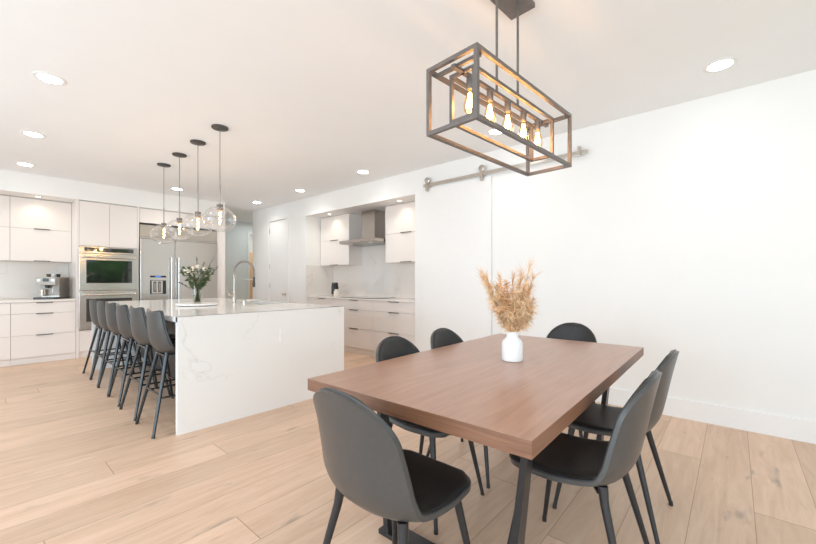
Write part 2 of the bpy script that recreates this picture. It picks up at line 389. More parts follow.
for x0, x1, lab in ((-.37, .318, 'white wall cabinet cut off by the photo edge'), (.318, .998, 'white flap-door wall cabinet above the coffee machine')):
    r = thing('wall_cabinet', lab, 'cabinet', ((x0+x1)/2, 8.2, 1.5), group='wall cabinets over the coffee counter')
    MB().box(x0+.001, x1-.001, 8.072, 8.395, 1.505, 2.452).build('carcass', M['gap'], r, smooth=False)
    MB().box(x0+.001, x1-.001, 8.06, 8.395, 1.496, 1.506).build('bottom_panel', M['lacquer'], r, smooth=False)
    fronts_y(r, x0, x1, 8.05, [(1.497, 1.985), (1.985, 2.44)], 'flap_door', pulls='bottom')
# tall oven cabinet
r = thing('tall_oven_cabinet', 'tall white cabinet housing the double oven', 'cabinet', (1.42, 8., 0))
MB().box(1.0, 1.035, YB, 8.41, 0, 2.452, .001).build('side_panel', M['lacquer'], r, smooth=False)
MB().box(1.787, 1.812, YB, 8.41, 0, 2.452, .001).build('side_panel', M['lacquer'], r, smooth=False)
MB().box(1.036, 1.786, YB+.022, 8.40, 1.742, 2.45).build('carcass', M['gap'], r, smooth=False)
MB().box(1.036, 1.786, YB+.028, YB+.043, 0, .0995).build('toe_kick', M['lacquer'], r, smooth=False)
MB().box(1.036, 1.786, YB+.022, 8.40, .1, .428).build('carcass', M['gap'], r, smooth=False)
fronts_y(r, 1.037, 1.41, YB, [(1.742, 2.436)], 'door', pulls=None); fronts_y(r, 1.41, 1.785, YB, [(1.742, 2.436)], 'door', pulls=None)
fronts_y(r, 1.037, 1.785, YB, [(.1, .425)], 'drawer', hw=.22)
# double oven
r = thing('double_oven', 'stainless double wall oven with dark glass doors', 'oven', (1.41, 7.95, .432))
MB().box(1.037, 1.785, YB+.012, 8.3, .432, 1.738).build('housing', M['steel_dark'], r, smooth=False)
MB().box(1.03, 1.79, YB-.018, YB+.012, 1.632, 1.738, .004).build('control_panel', M['steel'], r)
MB().box(1.095, 1.73, YB-.021, YB-.016, 1.655, 1.722, .001).build('touch_display', M['blackglass'], r, smooth=False)
def oven_door(z0, z1, w0, w1):
    f = MB().box(1.03, 1.79, YB-.035, YB+.012, z0, z1, .006).build('oven_door', M['steel'], r)
    MB().box(1.115, 1.705, YB-.039, YB-.033, w0, w1, .001).build('window_glass', M['blackglass'], f, smooth=False)
    h = MB().tube([(1.075, YB-.085, z1-.055), (1.745, YB-.085, z1-.055)], .015, 16)
    for x in (1.1, 1.72): h.tube([(x, YB-.085, z1-.055), (x, YB-.03, z1-.055)], .011, 12)
    h.build('handle', M['chrome'], f)
oven_door(1.045, 1.626, 1.16, 1.525); oven_door(.436, 1.035, .555, .915)
# fridge surround and bridge panel
r = thing('refrigerator_surround', 'white panelled housing around the refrigerator', 'cabinet', (2.5, 8., 0))
MB().box(3.088, 3.243, YB, 8.41, 0, 2.452, .001).build('side_panel', M['lacquer'], r, smooth=False)
MB().box(1.816, 3.086, YB+.022, 8.4, 2.20, 2.45).build('carcass', M['gap'], r, smooth=False)
fronts_y(r, 1.815, 3.087, YB, [(2.195, 2.436)], 'panel', pulls=None)
# refrigerator
r = thing('refrigerator', 'wide stainless side-by-side refrigerator with ice dispenser', 'refrigerator', (2.45, 8., 0))
MB().box(1.822, 3.082, YB+.03, 8.38, .02, 2.185).build('body', M['steel_dark'], r, smooth=False)
MB().box(1.822, 3.082, YB+.02, YB+.06, 2.162, 2.19).build('shadow_gap', M['black'], r, smooth=False)
MB().box(1.822, 3.082, YB-.01, YB+.03, 1.955, 2.158, .003).build('top_grille', M['nickel'], r)
MB().box(1.822, 3.082, YB-.02, YB+.03, 1.925, 1.95, .003).build('trim_bar', M['steel'], r)
for x0, x1, hx in ((1.822, 2.345, 2.28), (2.351, 3.082, 2.396)):
    f = MB().box(x0, x1, YB-.03, YB+.03, .12, 1.918, .006).build('door', M['steel'], r)
    h = MB().tube([(hx, YB-.085, .66), (hx, YB-.085, 1.615)], .016, 16)
    for z in (.72, 1.55): h.tube([(hx, YB-.085, z), (hx, YB-.03, z)], .01, 10)
    h.build('handle', M['steel'], f)
    if x0 < 2:
        dp = MB().box(1.962, 2.205, YB-.036, YB-.028, 1.255, 1.288, .001).build('dispenser_controls', M['black'], f, smooth=False)
        MB().box(2.04, 2.125, YB-.039, YB-.035, 1.262, 1.281).build('screen', M['display'], dp, smooth=False)
        dp = MB().box(1.962, 2.205, YB-.035, YB-.029, .965, 1.205, .001).build('dispenser_recess', M['black'], f, smooth=False)
        q = MB().box(1.985, 2.15, YB-.0375, YB-.033, 1.182, 1.197).box(1.985, 2.15, YB-.0375, YB-.033, .975, 1.005).box(1.985, 2.01, YB-.0375, YB-.033, 1.005, 1.182).box(2.055, 2.08, YB-.0375, YB-.033, 1.005, 1.182).box(2.125, 2.15, YB-.0375, YB-.033, 1.005, 1.182)
        q.build('paddle_frame', M['steel'], dp, smooth=False)
        for px in (2.02, 2.09): MB().box(px, px+.028, YB-.040, YB-.034, 1.02, 1.165, .002).build('paddle', M['steel_dark'], dp)
MB().box(1.83, 3.075, YB+.0, YB+.03, .02, .11).build('kick_grille', M['steel_dark'], r, smooth=False)
# range counter
XC = 4.08
ys = (3.385, 4.285, 5.195, 6.045)
for (y0, y1), lab in zip(zip(ys, ys[1:]), ('white three-drawer base cabinet beside the sliding door', 'white three-drawer base cabinet directly below the cooktop', 'white three-drawer base cabinet below the black canister')):
    r = thing('base_cabinet', lab, 'cabinet', (4.38, (y0+y1)/2, 0), group='base cabinets in the range niche')
    MB().box(XC+.022, 4.68, y0+.001, y1-.001, .09, .884).build('carcass', M['gap'], r, smooth=False)
    MB().box(XC+.035, XC+.05, y0+.001, y1-.001, 0, .0895).build('toe_kick', M['lacquer'], r, smooth=False)
    fronts_x(r, y0, y1, XC, DZ, hw=.2)
o = MB().box(XC-.015, 4.688, 3.382, 6.048, .886, .908, .002).build('worktop', M['splash']); tag(o, 'pale stone worktop under the cooktop', 'worktop')
o = MB().box(4.672, 4.688, 3.382, 6.048, .909, 2.405).box(XR+.004, 4.672, 6.036, 6.048, .909, 1.487).build('backsplash', M['splash'], smooth=False); tag(o, 'veined pale stone backsplash behind the cooktop', 'backsplash')
for y0, y1, lab in ((3.385, 4.285, 'white flap-door wall cabinet between hood and sliding door'), (5.195, 6.035, 'white flap-door wall cabinet above the black canister')):
    r = thing('wall_cabinet', lab, 'cabinet', (4.5, (y0+y1)/2, 1.487), group='wall cabinets in the range niche')
    MB().box(4.382, 4.671, y0+.001, y1-.001, 1.495, 2.405).build('carcass', M['lacquer'], r, smooth=False)
    MB().box(4.375, 4.671, y0+.001, y1-.001, 1.487, 1.495).build('bottom_panel', M['lacquer'], r, smooth=False)
    fronts_x(r, y0, y1, 4.36, [(1.487, 1.945), (1.945, 2.392)], 'flap_door', pulls='bottom', hw=.22)
# hood
r = thing('range_hood', 'stainless chimney range hood over the cooktop', 'range hood', (4.5, 4.75, 1.81))
MB().box(4.42, 4.67, 4.60, 4.93, 1.885, 2.405, .002).build('chimney', M['hoodsteel'], r)
MB().box(4.13, 4.67, 4.30, 5.18, 1.835, 1.885, .004).build('canopy', M['hoodsteel'], r)
MB().box(4.15, 4.65, 4.32, 5.16, 1.825, 1.836).build('filter_panel', M['steel_dark'], r, smooth=False)
for y in (4.5, 4.98): MB().lathe([(0, 0), (.035, 0), (.035, .008), (0, .008)], (4.23, y, 1.818), 20).build('lamp_lens', M['plate'], r)
# cooktop
r = thing('cooktop', 'black glass cooktop on the range worktop', 'cooktop', (4.38, 4.74, .909))
MB().box(4.14, 4.62, 4.32, 5.16, .909, .917, .002).build('glass_plate', M['blackglass'], r)
for x, y, q in ((4.26, 4.52, .09), (4.26, 4.96, .075), (4.48, 4.52, .075), (4.48, 4.96, .1)):
    MB().lathe([(q-.004, 0), (q, .0), (q, .0006), (q-.004, .0006), (q-.004, 0)], (x, y, .917), 32).build('burner_ring', M['steel_dark'], r)
# canisters
r = thing('canister', 'tall black lidded canister on the range worktop', 'canister', (4.38, 5.62, .909))
MB().lathe([(0, .0), (.055, 0), (.058, .006), (.058, .03), (.055, .033)], (4.38, 5.62, .909), 28).build('base_ring', M['nickel'], r)
MB().lathe([(.0, .031), (.056, .031), (.06, .04), (.06, .16), (.052, .175), (0, .175)], (4.38, 5.62, .909), 28).build('body', M['black'], r)
MB().lathe([(0, .174), (.054, .174), (.054, .205), (.046, .213), (0, .213)], (4.38, 5.62, .909), 28).build('lid', M['black'], r)
MB().tube([(4.30, 5.56, 1.05), (4.29, 5.535, 1.07), (4.29, 5.535, 1.10), (4.325, 5.57, 1.115)], .011, 10).build('handle', M['black'], r)
r.scale = (1.1, 1.1, 1.2)
r = thing('jar', 'small cream jar standing before the black canister', 'jar', (4.26, 5.42, .909))
MB().lathe([(0, 0), (.046, 0), (.05, .006), (.05, .09), (.044, .105), (.03, .112), (0, .112)], (4.26, 5.42, .909), 28).build('body', M['jar'], r)
MB().lathe([(0, .111), (.034, .111), (.034, .128), (.028, .133), (0, .133)], (4.26, 5.42, .909), 24).build('lid', M['jar'], r)
# coffee machine (turned towards the room)
r = thing('coffee_machine', 'steel espresso coffee machine in the counter corner', 'coffee machine', (.785, 8.02, .9185), R(-30))
W2, D2, HH = .115, .205, .335
def cb(nm, m, *a, bev=.003, parent=None): return MB().box(*a, bev).build(nm, m, parent or r, local=True)
cb('housing', M['hoodsteel'], -W2, W2, -D2+.11, D2, .02, HH, bev=.006)
cb('front_panel', M['machinefront'], -W2, W2, -D2+.095, -D2+.112, .05, HH-.01)
top = cb('brew_head', M['machinefront'], -W2, W2, -D2-.005, -D2+.1, HH-.12, HH, bev=.006)
cb('screen', M['black'], -.035, .035, -D2-.009, -D2-.003, HH-.07, HH-.02, bev=.001, parent=top)
for sx in (-.085, .085):
    cb('button_row', M['steel_dark'], sx-.022, sx+.022, -D2-.009, -D2-.003, HH-.07, HH-.03, bev=.001, parent=top)
MB().tube([(-.0, -D2+.04, HH-.12), (0, -D2+.04, HH-.17)], [.03, .024], 16).build('coffee_spout', M['black'], r, local=True)
MB().tube([(.07, -D2+.05, HH-.12), (.07, -D2+.035, HH-.16), (.07, -D2+.02, .1)], .008, 10).build('steam_wand', M['chrome'], r, local=True)
MB().lathe([(0, 0), (.035, 0), (.038, .01), (.032, .09), (.034, .1), (0, .1)], (-.06, -D2+.045, .045), 20).build('milk_jug', M['chrome'], r, local=True)
cb('drip_tray', M['black'], -W2-.012, W2+.005, -D2-.05, -D2+.12, .0, .03)
cb('base', M['black'], -W2, W2, -D2+.1, D2, 0, .02)
for k, lab in enumerate(('small brown cup on top of the coffee machine', 'small white cup between a brown and a black one on the coffee machine', 'small black cup on top of the coffee machine')):
    c_ = V((.70, 8.02, .9185+HH)) + Matrix.Rotation(R(-30), 3, 'Z') @ V((-.03+.062*k, .13, 0))
    o = MB().lathe([(0, 0), (.018, 0), (.026, .02), (.028, .05), (.025, .05), (.02, .01), (0, .008)], c_, 18).build('cup', (M['stemmat'], M['ceramic'], M['black'])[k]); tag(o, lab, 'cup', 'cups on the coffee machine')
# soffit and niche puck lights
def puck(x, y, z, lab, grp):
    r = thing('niche_light', lab, 'light', (x, y, z), group=grp)
    MB().lathe([(.03, 0), (.036, 0), (.036, -.004), (.03, -.004), (.03, 0)], (x, y, z), 24).build('trim_ring', M['plate'], r)
    MB().lathe([(0, -.002), (.0295, -.002), (.0295, -.001), (0, -.001)], (x, y, z), 24).build('lens', M['lampwarm'], r)
    l = bpy.data.lights.new('niche_spot', 'SPOT'); l.energy = 4.; l.color = (1, .84, .62); l.spot_size = R(150); l.spot_blend = .8; l.shadow_soft_size = .03
    o = bpy.data.objects.new('niche_spot', l); C.objects.link(o); o.location = (x, y, z-.012)
puck(.60, 7.86, 2.4545, 'small warm light in the soffit above the coffee machine', 'niche lights')
puck(4.20, 5.55, 2.4095, 'small warm niche light above the black canister side', 'niche lights')
puck(4.20, 3.83, 2.4095, 'small warm niche light beside the sliding door', 'niche lights')

# ------------------------------------------------------------------ island
IX0, IX1, IY0, IY1, IZ = 1.012, 2.645, 3.235, 6.52, .912
r = thing('kitchen_island', 'long white quartz waterfall island with stools along it', 'island', (1.87, 4.9, 0))
SX0, SX1, SY0, SY1 = 2.22, 2.57, 4.25, 4.98
b = MB().box(IX0, SX0, IY0, IY1, IZ-.04, IZ, 0).box(SX1, IX1, IY0, IY1, IZ-.04, IZ, 0).box(SX0, SX1, IY0, SY0, IZ-.04, IZ, 0).box(SX0, SX1, SY1, IY1, IZ-.04, IZ, 0)
b.build('worktop', M['quartz'], r, smooth=False)
ep = MB().box(IX0, IX1, IY0-.001, IY0+.04, 0, IZ-.0, .0015).build('waterfall_panel', M['quartz'], r, smooth=False)
MB().box(IX0, IX1, IY1-.04, IY1, 0, IZ-.041, 0).build('waterfall_panel', M['quartz'], r, smooth=False)
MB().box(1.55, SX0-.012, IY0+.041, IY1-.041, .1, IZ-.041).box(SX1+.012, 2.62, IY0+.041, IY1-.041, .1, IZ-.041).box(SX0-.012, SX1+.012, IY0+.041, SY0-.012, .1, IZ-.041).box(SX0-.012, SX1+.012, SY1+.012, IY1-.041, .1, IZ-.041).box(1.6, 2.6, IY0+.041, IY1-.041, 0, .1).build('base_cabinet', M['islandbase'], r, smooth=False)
op = MB().box(1.875, 1.955, IY0-.007, IY0-.001, .615, .735, .002).build('outlet_cover', M['quartz'], r)
# sink
o = MB().box(SX0-.01, SX1+.01, SY0-.01, SY1+.01, .68, .69).box(SX0-.01, SX0-.002, SY0-.01, SY1+.01, .69, IZ-.042).box(SX1+.002, SX1+.01, SY0-.01, SY1+.01, .69, IZ-.042).box(SX0, SX1, SY0-.01, SY0-.002, .69, IZ-.042).box(SX0, SX1, SY1+.002, SY1+.01, .69, IZ-.042).build('sink', M['steel_dark'], smooth=False)
tag(o, 'undermounted steel sink in the island worktop', 'sink')
# faucet
fx, fy = 2.16, 4.83
r = thing('kitchen_faucet', 'tall spring neck pull-down faucet on the island', 'faucet', (fx, fy, IZ))
MB().lathe([(0, 0), (.03, 0), (.03, .006), (.02, .01), (.02, .12), (.014, .13), (0, .13)], (fx, fy, IZ), 20).build('base', M['nickel'], r)
MB().tube([(fx, fy, IZ+.12), (fx, fy, IZ+.40)], .010, 12).build('riser', M['nickel'], r)
arc = [(fx, fy, IZ+.36), (fx, fy, IZ+.40)]+[(fx+.13-.13*math.cos(PI*k/16), fy, IZ+.40+.135*math.sin(PI*k/16)) for k in range(1, 17)]+[(fx+.26, fy, IZ+.36), (fx+.26, fy, IZ+.33)]
MB().tube(arc, .009, 10).build('hose', M['steel_dark'], r)
sp = []
A = [V(a) for a in arc]
tot = 0; path = [(0, A[0])]
for a, c in zip(A, A[1:]): tot += (c-a).length; path.append((tot, c))
n = 620
for k in range(n+1):
    s = tot*k/n
    for (s0, a), (s1, c) in zip(path, path[1:]):
        if s <= s1+1e-9: break
    f = (s-s0)/(s1-s0); p = a.lerp(c, f); t = (c-a).normalized(); q = V((0, 1, 0)); u = t.cross(q)
    sp.append(p+(q*math.cos(k*2*PI/10)+u*math.sin(k*2*PI/10))*.013)
MB().tube(sp, .0028, 5).build('spring', M['steel_dark'], r)
MB().tube([(fx, fy, IZ+.305), (fx+.26, fy, IZ+.305)], .006, 10).build('support_arm', M['chrome'], r)
MB().tube([(fx+.26, fy, IZ+.33), (fx+.26, fy, IZ+.26), (fx+.26, fy, IZ+.255), (fx+.26, fy, IZ+.20)], [.014, .014, .018, .016], 14).build('spray_head', M['black'], r)
MB().tube([(fx, fy, IZ+.10), (fx-.05, fy+.01, IZ+.10), (fx-.065, fy+.012, IZ+.12), (fx-.085, fy+.012, IZ+.18)], [.014, .014, .006, .005], 10).build('lever', M['nickel'], r)
fx, fy = 2.115, 4.46
r = thing('filter_tap', 'low steel tap with a straight spout on the island', 'tap', (fx, fy, IZ))
MB().lathe([(0, 0), (.022, 0), (.022, .05), (.018, .058), (0, .058)], (fx, fy, IZ), 18).build('base', M['nickel'], r)
MB().box(fx, fx+.19, fy-.011, fy+.011, IZ+.034, IZ+.056, .004).build('spout', M['chrome'], r)
# tray with flower vase
tx, ty = 1.665, 4.66
r = thing('round_tray', 'round white turntable tray on the island', 'tray', (tx, ty, IZ))
MB().lathe([(0, 0), (.13, 0), (.13, .006), (0, .006)], (tx, ty, IZ), 40).build('base', M['ceramic'], r)
MB().lathe([(0, .006), (.215, .006), (.22, .010), (.22, .020), (.216, .024), (0, .024)], (tx, ty, IZ), 56).build('plate', M['ceramic'], r)
zt = IZ+.0245
r = thing('glass_vase', 'clear glass vase of flowers on the round tray', 'vase', (tx, ty, zt))
MB().lathe([(0, 0), (.042, 0), (.046, .01), (.049, .12), (.050, .21), (.047, .21), (.045, .12), (.043, .016), (0, .012)], (tx, ty, zt), 32).build('body', M['vaseglass'], r)
MB().lathe([(0, .014), (.0425, .016), (.0445, .12), (0, .12)], (tx, ty, zt), 28).build('water', M['water'], r)
r = thing('flower_bouquet', 'cream rose bouquet with dark green foliage in the glass vase', 'bouquet', (tx, ty, zt))
stems = MB()
tips = []
for k in range(13):
    a = 2*PI*k/13+random.uniform(-.2, .2); q = random.uniform(.03, .15)
    tip = V((tx+q*math.cos(a), ty+q*math.sin(a), zt+random.uniform(.26, .36))); tips.append(tip)
    mid = V((tx+.02*math.cos(a), ty+.02*math.sin(a), zt+.2))
    foot = V((tx-.025*math.cos(a), ty-.025*math.sin(a), zt+.02))
    stems.tube([foot, mid, tip], [.0048, .004, .002], 6)
stems.build('stems', M['stemmat'], r)
lf = MB()
def leaf(mb, p, d, l, wd):
    d = V(d).normalized(); s = d.orthogonal().normalized(); s.rotate(Matrix.Rotation(random.uniform(0, 6.28), 3, d)); nrm = d.cross(s)
    b = bmesh.new(); pts = [p, p+d*l*.35+s*wd+nrm*l*.05, p+d*l, p+d*l*.35-s*wd+nrm*l*.05, p+d*l*.5-nrm*l*.04]
    v = [b.verts.new(x) for x in pts]
    b.faces.new((v[0], v[1], v[4])); b.faces.new((v[1], v[2], v[4])); b.faces.new((v[2], v[3], v[4])); b.faces.new((v[3], v[0], v[4]))
    mb.merge(b)
for k in range(330):
    z = random.uniform(.17, .40); q = (.03+.55*(z-.17))*random.random()**.5*1.15; q = min(q, .145); a = random.uniform(0, 2*PI)
    leaf(lf, V((tx+q*math.cos(a), ty+q*math.sin(a), zt+z)), (math.cos(a), math.sin(a), random.uniform(-.5, 1.2)), random.uniform(.03, .06), random.uniform(.008, .015))
lf.build('foliage', M['leaf'], r)
for px, pz, dep in ((-.11, .385, -.03), (-.075, .415, .03), (-.03, .40, -.05), (.015, .43, -.02), (.105, .40, -.04), (-.055, .375, -.09)):
    u = V((.657, -.754, 0)); v = V((.754, .657, 0)); p = V((tx, ty, zt+pz-.015))+u*px+v*dep
    fl = MB()
    for layer, (rr, hh, nn) in enumerate(((.030, .026, 6), (.024, .032, 5), (.015, .036, 4))):
        for k in range(nn):
            a = 2*PI*k/nn+layer*.5
            b = bmesh.new(); vs = []
            for i in range(4):
                for j in range(4):
                    th = a+(j-1.5)*.42*(.7+.3*i/3)*6/nn; r_ = rr*(.25+.75*math.sin(i/3*PI*.52)); vs.append(b.verts.new(p+V((math.cos(th)*r_, math.sin(th)*r_, hh*i/3-.01))))
            for i in range(3):
                for j in range(3): b.faces.new((vs[i*4+j], vs[i*4+j+1], vs[i*4+j+5], vs[i*4+j+4]))
            fl.merge(b)
    fl.lathe([(0, -.015), (.016, -.01), (.017, .01), (.008, .024), (0, .026)], p, 10)
    fl.build('rose', M['rose'], r)
for px, pz, top in ((-.005, .36, (-.01, .53)), (.10, .36, (.19, .54)), (.12, .33, (.235, .42)), (.055, .36, (.075, .475)), (-.13, .26, (-.21, .235))):
    u = V((.657, -.754, 0)); c_ = V((tx, ty, zt)); tw = MB(); a = c_+u*px*.6+V((0, 0, pz-.1)); e = c_+u*top[0]+V((0, 0, top[1]))
    tw.tube([a, a.lerp(e, .5)+V((0, 0, .01)), e], [.0025, .002, .001], 6)
    for k in range(16):
        p = a.lerp(e, .35+.65*k/16); leaf(tw, p, (random.uniform(-1, 1), random.uniform(-1, 1), .9), .022, .006)
    tw.build('twig', M['twig'], r)

# ------------------------------------------------------------------ curved seat shells
def spline(pts, n):
    P = [V(p) for p in pts]; P = [2*P[0]-P[1]]+P+[2*P[-1]-P[-2]]; out = []
    seg = len(P)-3
    for i in range(n+1):
        t = i/n*seg; k = min(int(t), seg-1); f = t-k; a, b, c, d = P[k:k+4]
        out.append(.5*((2*b)+(c-a)*f+(2*a-5*b+4*c-d)*f*f+(3*b-a-3*c+d)*f**3))
    # resample by length
    L = [0]
    for a, b in zip(out, out[1:]): L.append(L[-1]+(b-a).length)
    return out, L
def sample(cl, s):
    out, L = cl; s = max(0, min(1, s))*L[-1]
    for i in range(len(L)-1):
        if s <= L[i+1]+1e-12: break
    f = (s-L[i])/max(1e-9, L[i+1]-L[i]); return out[i].lerp(out[i+1], f), (out[i+1]-out[i]).normalized()
def lerp_tab(tab, s):
    """smooth (Catmull-Rom) look-up"""
    n = len(tab)
    for i in range(n-1):
        (a, x), (b, y) = tab[i], tab[i+1]
        if s <= b or i == n-2:
            f = max(0, min(1, (s-a)/(b-a)))
            m0 = (y-tab[i-1][1])/(b-tab[i-1][0]) if i else (y-x)/(b-a)
            m1 = (tab[i+2][1]-x)/(tab[i+2][0]-a) if i < n-2 else (y-x)/(b-a)
            m0 *= b-a; m1 *= b-a
            return (2*f**3-3*f*f+1)*x+(f**3-2*f*f+f)*m0+(-2*f**3+3*f*f)*y+(f**3-f*f)*m1

class Shell:
    """seat-and-back surface: profile in (y,z), half widths, side curl; +y is forward"""
    def __init__(s, prof, width, curl, r0, r1, e0=2.4, e1=2.4, cp=2.4, dip=0.):
        s.cl = spline([(0, y, z) for y, z in prof], 200); s.len = s.cl[1][-1]
        s.width, s.curl, s.r0, s.r1, s.e0, s.e1, s.cp, s.dip = width, curl, r0, r1, e0, e1, cp, dip
    def pt(s, u, t, off=0., inset=0.):
        """u -1..1, t 0..1 along, off along the inner normal"""
        c, tg = sample(s.cl, t); n = V((0, -tg.z, tg.y)).normalized(); n = -n if n.z < -.2 or (abs(n.z) < .2 and n.y < 0) else n
        d0, d1 = t*s.len, (1-t)*s.len; w = lerp_tab(s.width, t)-inset
        if d0 < s.r0: w *= max(0., 1-((s.r0-d0)/s.r0)**s.e0)**(1/s.e0)
        if d1 < s.r1: w *= max(0., 1-((s.r1-d1)/s.r1)**s.e1)**(1/s.e1)
        W0 = lerp_tab(s.width, t); uu = (u*w)/W0
        k = lerp_tab(s.curl, t)
        p = c+n*(k*abs(uu)**s.cp+off); p.x = u*w
        if s.dip and t > .7: p.z -= s.dip*((t-.7)/.3)**2*(1-uu*uu)*1.0
        return p
    def rows(s, n, a=0., b=1.):
        return [a+(b-a)*(.5-.5*math.cos(PI*i/n))*.65+(b-a)*(i/n)*.35 for i in range(n+1)]
    def solid(s, off0, off1, inset=0., t0=0., t1=1., nu=22, nv=56, puff=None):
        """closed slab between two offsets"""
        b = bmesh.new(); rows = s.rows(nv, t0, t1); us = [math.sin(PI/2*(-1+2*j/nu))*.6+(-1+2*j/nu)*.4 for j in range(nu+1)]
        def grid(off):
            G_ = []
            for t in rows:
                row = []
                for u in us:
                    o = off
                    if puff and off == off1:
                        e = min((t-t0)*s.len, (t1-t)*s.len, (1-abs(u))*.2); f = min(1, max(0, e)/puff); o = off0+(off1-off0)*math.sqrt(max(0, 1-(1-f)**2))
                    row.append(b.verts.new(s.pt(u, t, o, inset)))
                G_.append(row)
            return G_
        A, B = grid(off0), grid(off1)
        for i in range(nv):
            for j in range(nu):
                b.faces.new((A[i][j], A[i+1][j], A[i+1][j+1], A[i][j+1])); b.faces.new((B[i][j], B[i][j+1], B[i+1][j+1], B[i+1][j]))
        for i in range(nv):
            b.faces.new((A[i][0], B[i][0], B[i+1][0], A[i+1][0])); b.faces.new((A[i][nu], A[i+1][nu], B[i+1][nu], B[i][nu]))
        for j in range(nu):
            b.faces.new((A[0][j], A[0][j+1], B[0][j+1], B[0][j])); b.faces.new((A[nv][j], B[nv][j], B[nv][j+1], A[nv][j+1]))
        bmesh.ops.remove_doubles(b, verts=b.verts[:], dist=1e-5)
        bmesh.ops.recalc_face_normals(b, faces=b.faces[:])
        mb = MB(); mb.curved = True; mb.merge(b); return mb
    def rim(s, off, inset, r, n=70, u0=1.):
        rows = s.rows(n)
        pts = [s.pt(-u0, t, off, inset) for t in rows]+[s.pt(u0, t, off, inset) for t in rows[::-1]]
        q = [pts[0]]
        for p in pts[1:]:
            if (p-q[-1]).length > .006: q.append(p)
        if (q[0]-q[-1]).length < .006: q.pop()
        return MB().tube(q, r, 6, closed=True)

# ------------------------------------------------------------------ dining chairs
CH = Shell([(.25, .430), (.234, .449), (.15, .456), (.03, .450), (-.075, .443), (-.145, .458), (-.19, .515), (-.213, .60), (-.233, .70), (-.252, .79), (-.268, .856)],
           [(0, .200), (.25, .217), (.45, .220), (.6, .212), (.78, .196), (1, .176)],
           [(0, .0), (.25, .004), (.42, .035), (.58, .058), (.8, .055), (1, .03)], .12, .17, 2.6, 2.15, 2.3)
def make_chair():
    r = thing('dining_chair', '', 'chair', (0, 0, 0), group='dining chairs around the table')
    CH.solid(-.016, .0, 0, nu=24, nv=64, puff=None).build('shell', M['leather'], r, local=True)
    CH.solid(-.001, .017, .004, .004, .996, nu=24, nv=64, puff=.03).build('cushion', M['pad'], r, local=True)
    CH.rim(.002, .004, .0045).build('piping', M['piping'], r, local=True)
    fb = MB().box(-.10, .10, -.10, .13, .424, .433, .002)
    for sx in (-1, 1):
        for sy in (-.12, .15): fb.bar((sx*.08, sy*.6, .428), (sx*.152, sy, .424), .028, .008)
    fb.build('under_frame', M['blackmetal'], r, local=True)
    for sx in (-1, 1):
        for y0, y1 in ((.155, .228), (-.125, -.228)):
            lg = MB().tube([(sx*.15, y0, .45 if y0 < 0 else .444), (sx*.157, y0*1.06, .39), (sx*.215, y1, .012)], [.018, .0155, .0095], 14).build('leg', M['blackmetal'], r, local=True)
            MB().tube([(sx*.2135, y1*.997, .022), (sx*.2165, y1*1.003, 0)], [.0105, .0105], 12).build('foot_cap', M['black'], lg, local=True)
    return r
chair = make_chair()
spots = [((.985, .92), -90, 'black leather dining chair at the table end nearest the island, its back towards us'),
         ((1.635, .485), 0, 'black dining chair on the table side nearer us, overlapping the chair behind it'),
         ((2.205, .485), 0, 'black dining chair partly hidden behind another chair, before the bare wall'),
         ((1.635, 1.29), 180, 'black dining chair whose back rises over the table in front of the white drawers'),
         ((2.15, 1.30), 180, 'black dining chair whose back rises over the table in front of the sliding door'),
         ((2.86, .97), 90, 'black dining chair at the far table end, beyond the pampas vase')]
for i, ((x, y), a, lab) in enumerate(spots):
    o = chair if i == 0 else copy_tree(chair)
    o.location = (x, y, 0); o.rotation_euler = (0, 0, R(a)); o['label'] = lab

# ------------------------------------------------------------------ bar stools
ST = Shell([(.225, .62), (.208, .637), (.13, .643), (.02, .63), (-.05, .62), (-.105, .632), (-.143, .685), (-.158, .765), (-.165, .86), (-.168, .974)],
           [(0, .195), (.25, .218), (.5, .226), (.75, .208), (1, .168)],
           [(0, .01), (.2, .02), (.42, .052), (.6, .058), (.8, .042), (1, .030)], .09, .03, 2.4, 2.4, 2.0, .034)
def make_stool():
    r = thing('bar_stool', '', 'stool', (0, 0, 0), group='bar stools along the island')
    ST.solid(-.02, .0, 0, nu=22, nv=52).build('shell', M['stoolleather'], r, local=True)
    ST.solid(-.001, .014, .012, .01, .99, nu=22, nv=52, puff=.02).build('cushion', M['pad'], r, local=True)
    ST.rim(-.008, -.002, .0085).build('piping', M['stoolmetal'], r, local=True)
    fb = MB().bar((-.12, .11, .612), (-.12, -.10, .600), .03, .012).bar((.12, .11, .612), (.12, -.10, .600), .03, .012).bar((-.12, .11, .612), (.12, .11, .612), .03, .012).bar((-.12, -.10, .600), (.12, -.10, .600), .03, .012)
    fb.build('under_frame', M['stoolmetal'], r, local=True)
    feet = {}
    for sx in (-1, 1):
        for y0, y1 in ((.10, .215), (-.09, -.215)):
            T, F = V((sx*.11, y0, .618)), V((sx*.222, y1, .0)); feet[(sx, y1 > 0)] = (T, F)
            lg = MB().tube([T, F.lerp(T, .02)], [.0155, .0105], 12).build('leg', M['stoolmetal'], r, local=True)
            MB().tube([F.lerp(T, .035), F], [.0125, .0125], 12).build('foot_cap', M['black'], lg, local=True)
    def at(k, z): T, F = feet[k]; return F.lerp(T, z/.618)
    for a, b_, z in (((-1, True), (1, True), .24), ((-1, False), (1, False), .30), ((-1, True), (-1, False), .28), ((1, True), (1, False), .28)):
        MB().tube([at(a, z), at(b_, z)], .0085, 10).build('footrest', M['stoolmetal'], r, local=True)
    return r
stool = make_stool()
names = ('grey leather bar stool at the island corner closest to the dining table', 'grey leather bar stool, second from the dining table', 'grey leather bar stool, third from the dining table',
         'grey leather bar stool, third from the ovens', 'grey leather bar stool, second from the ovens', 'grey leather bar stool at the island end closest to the ovens')
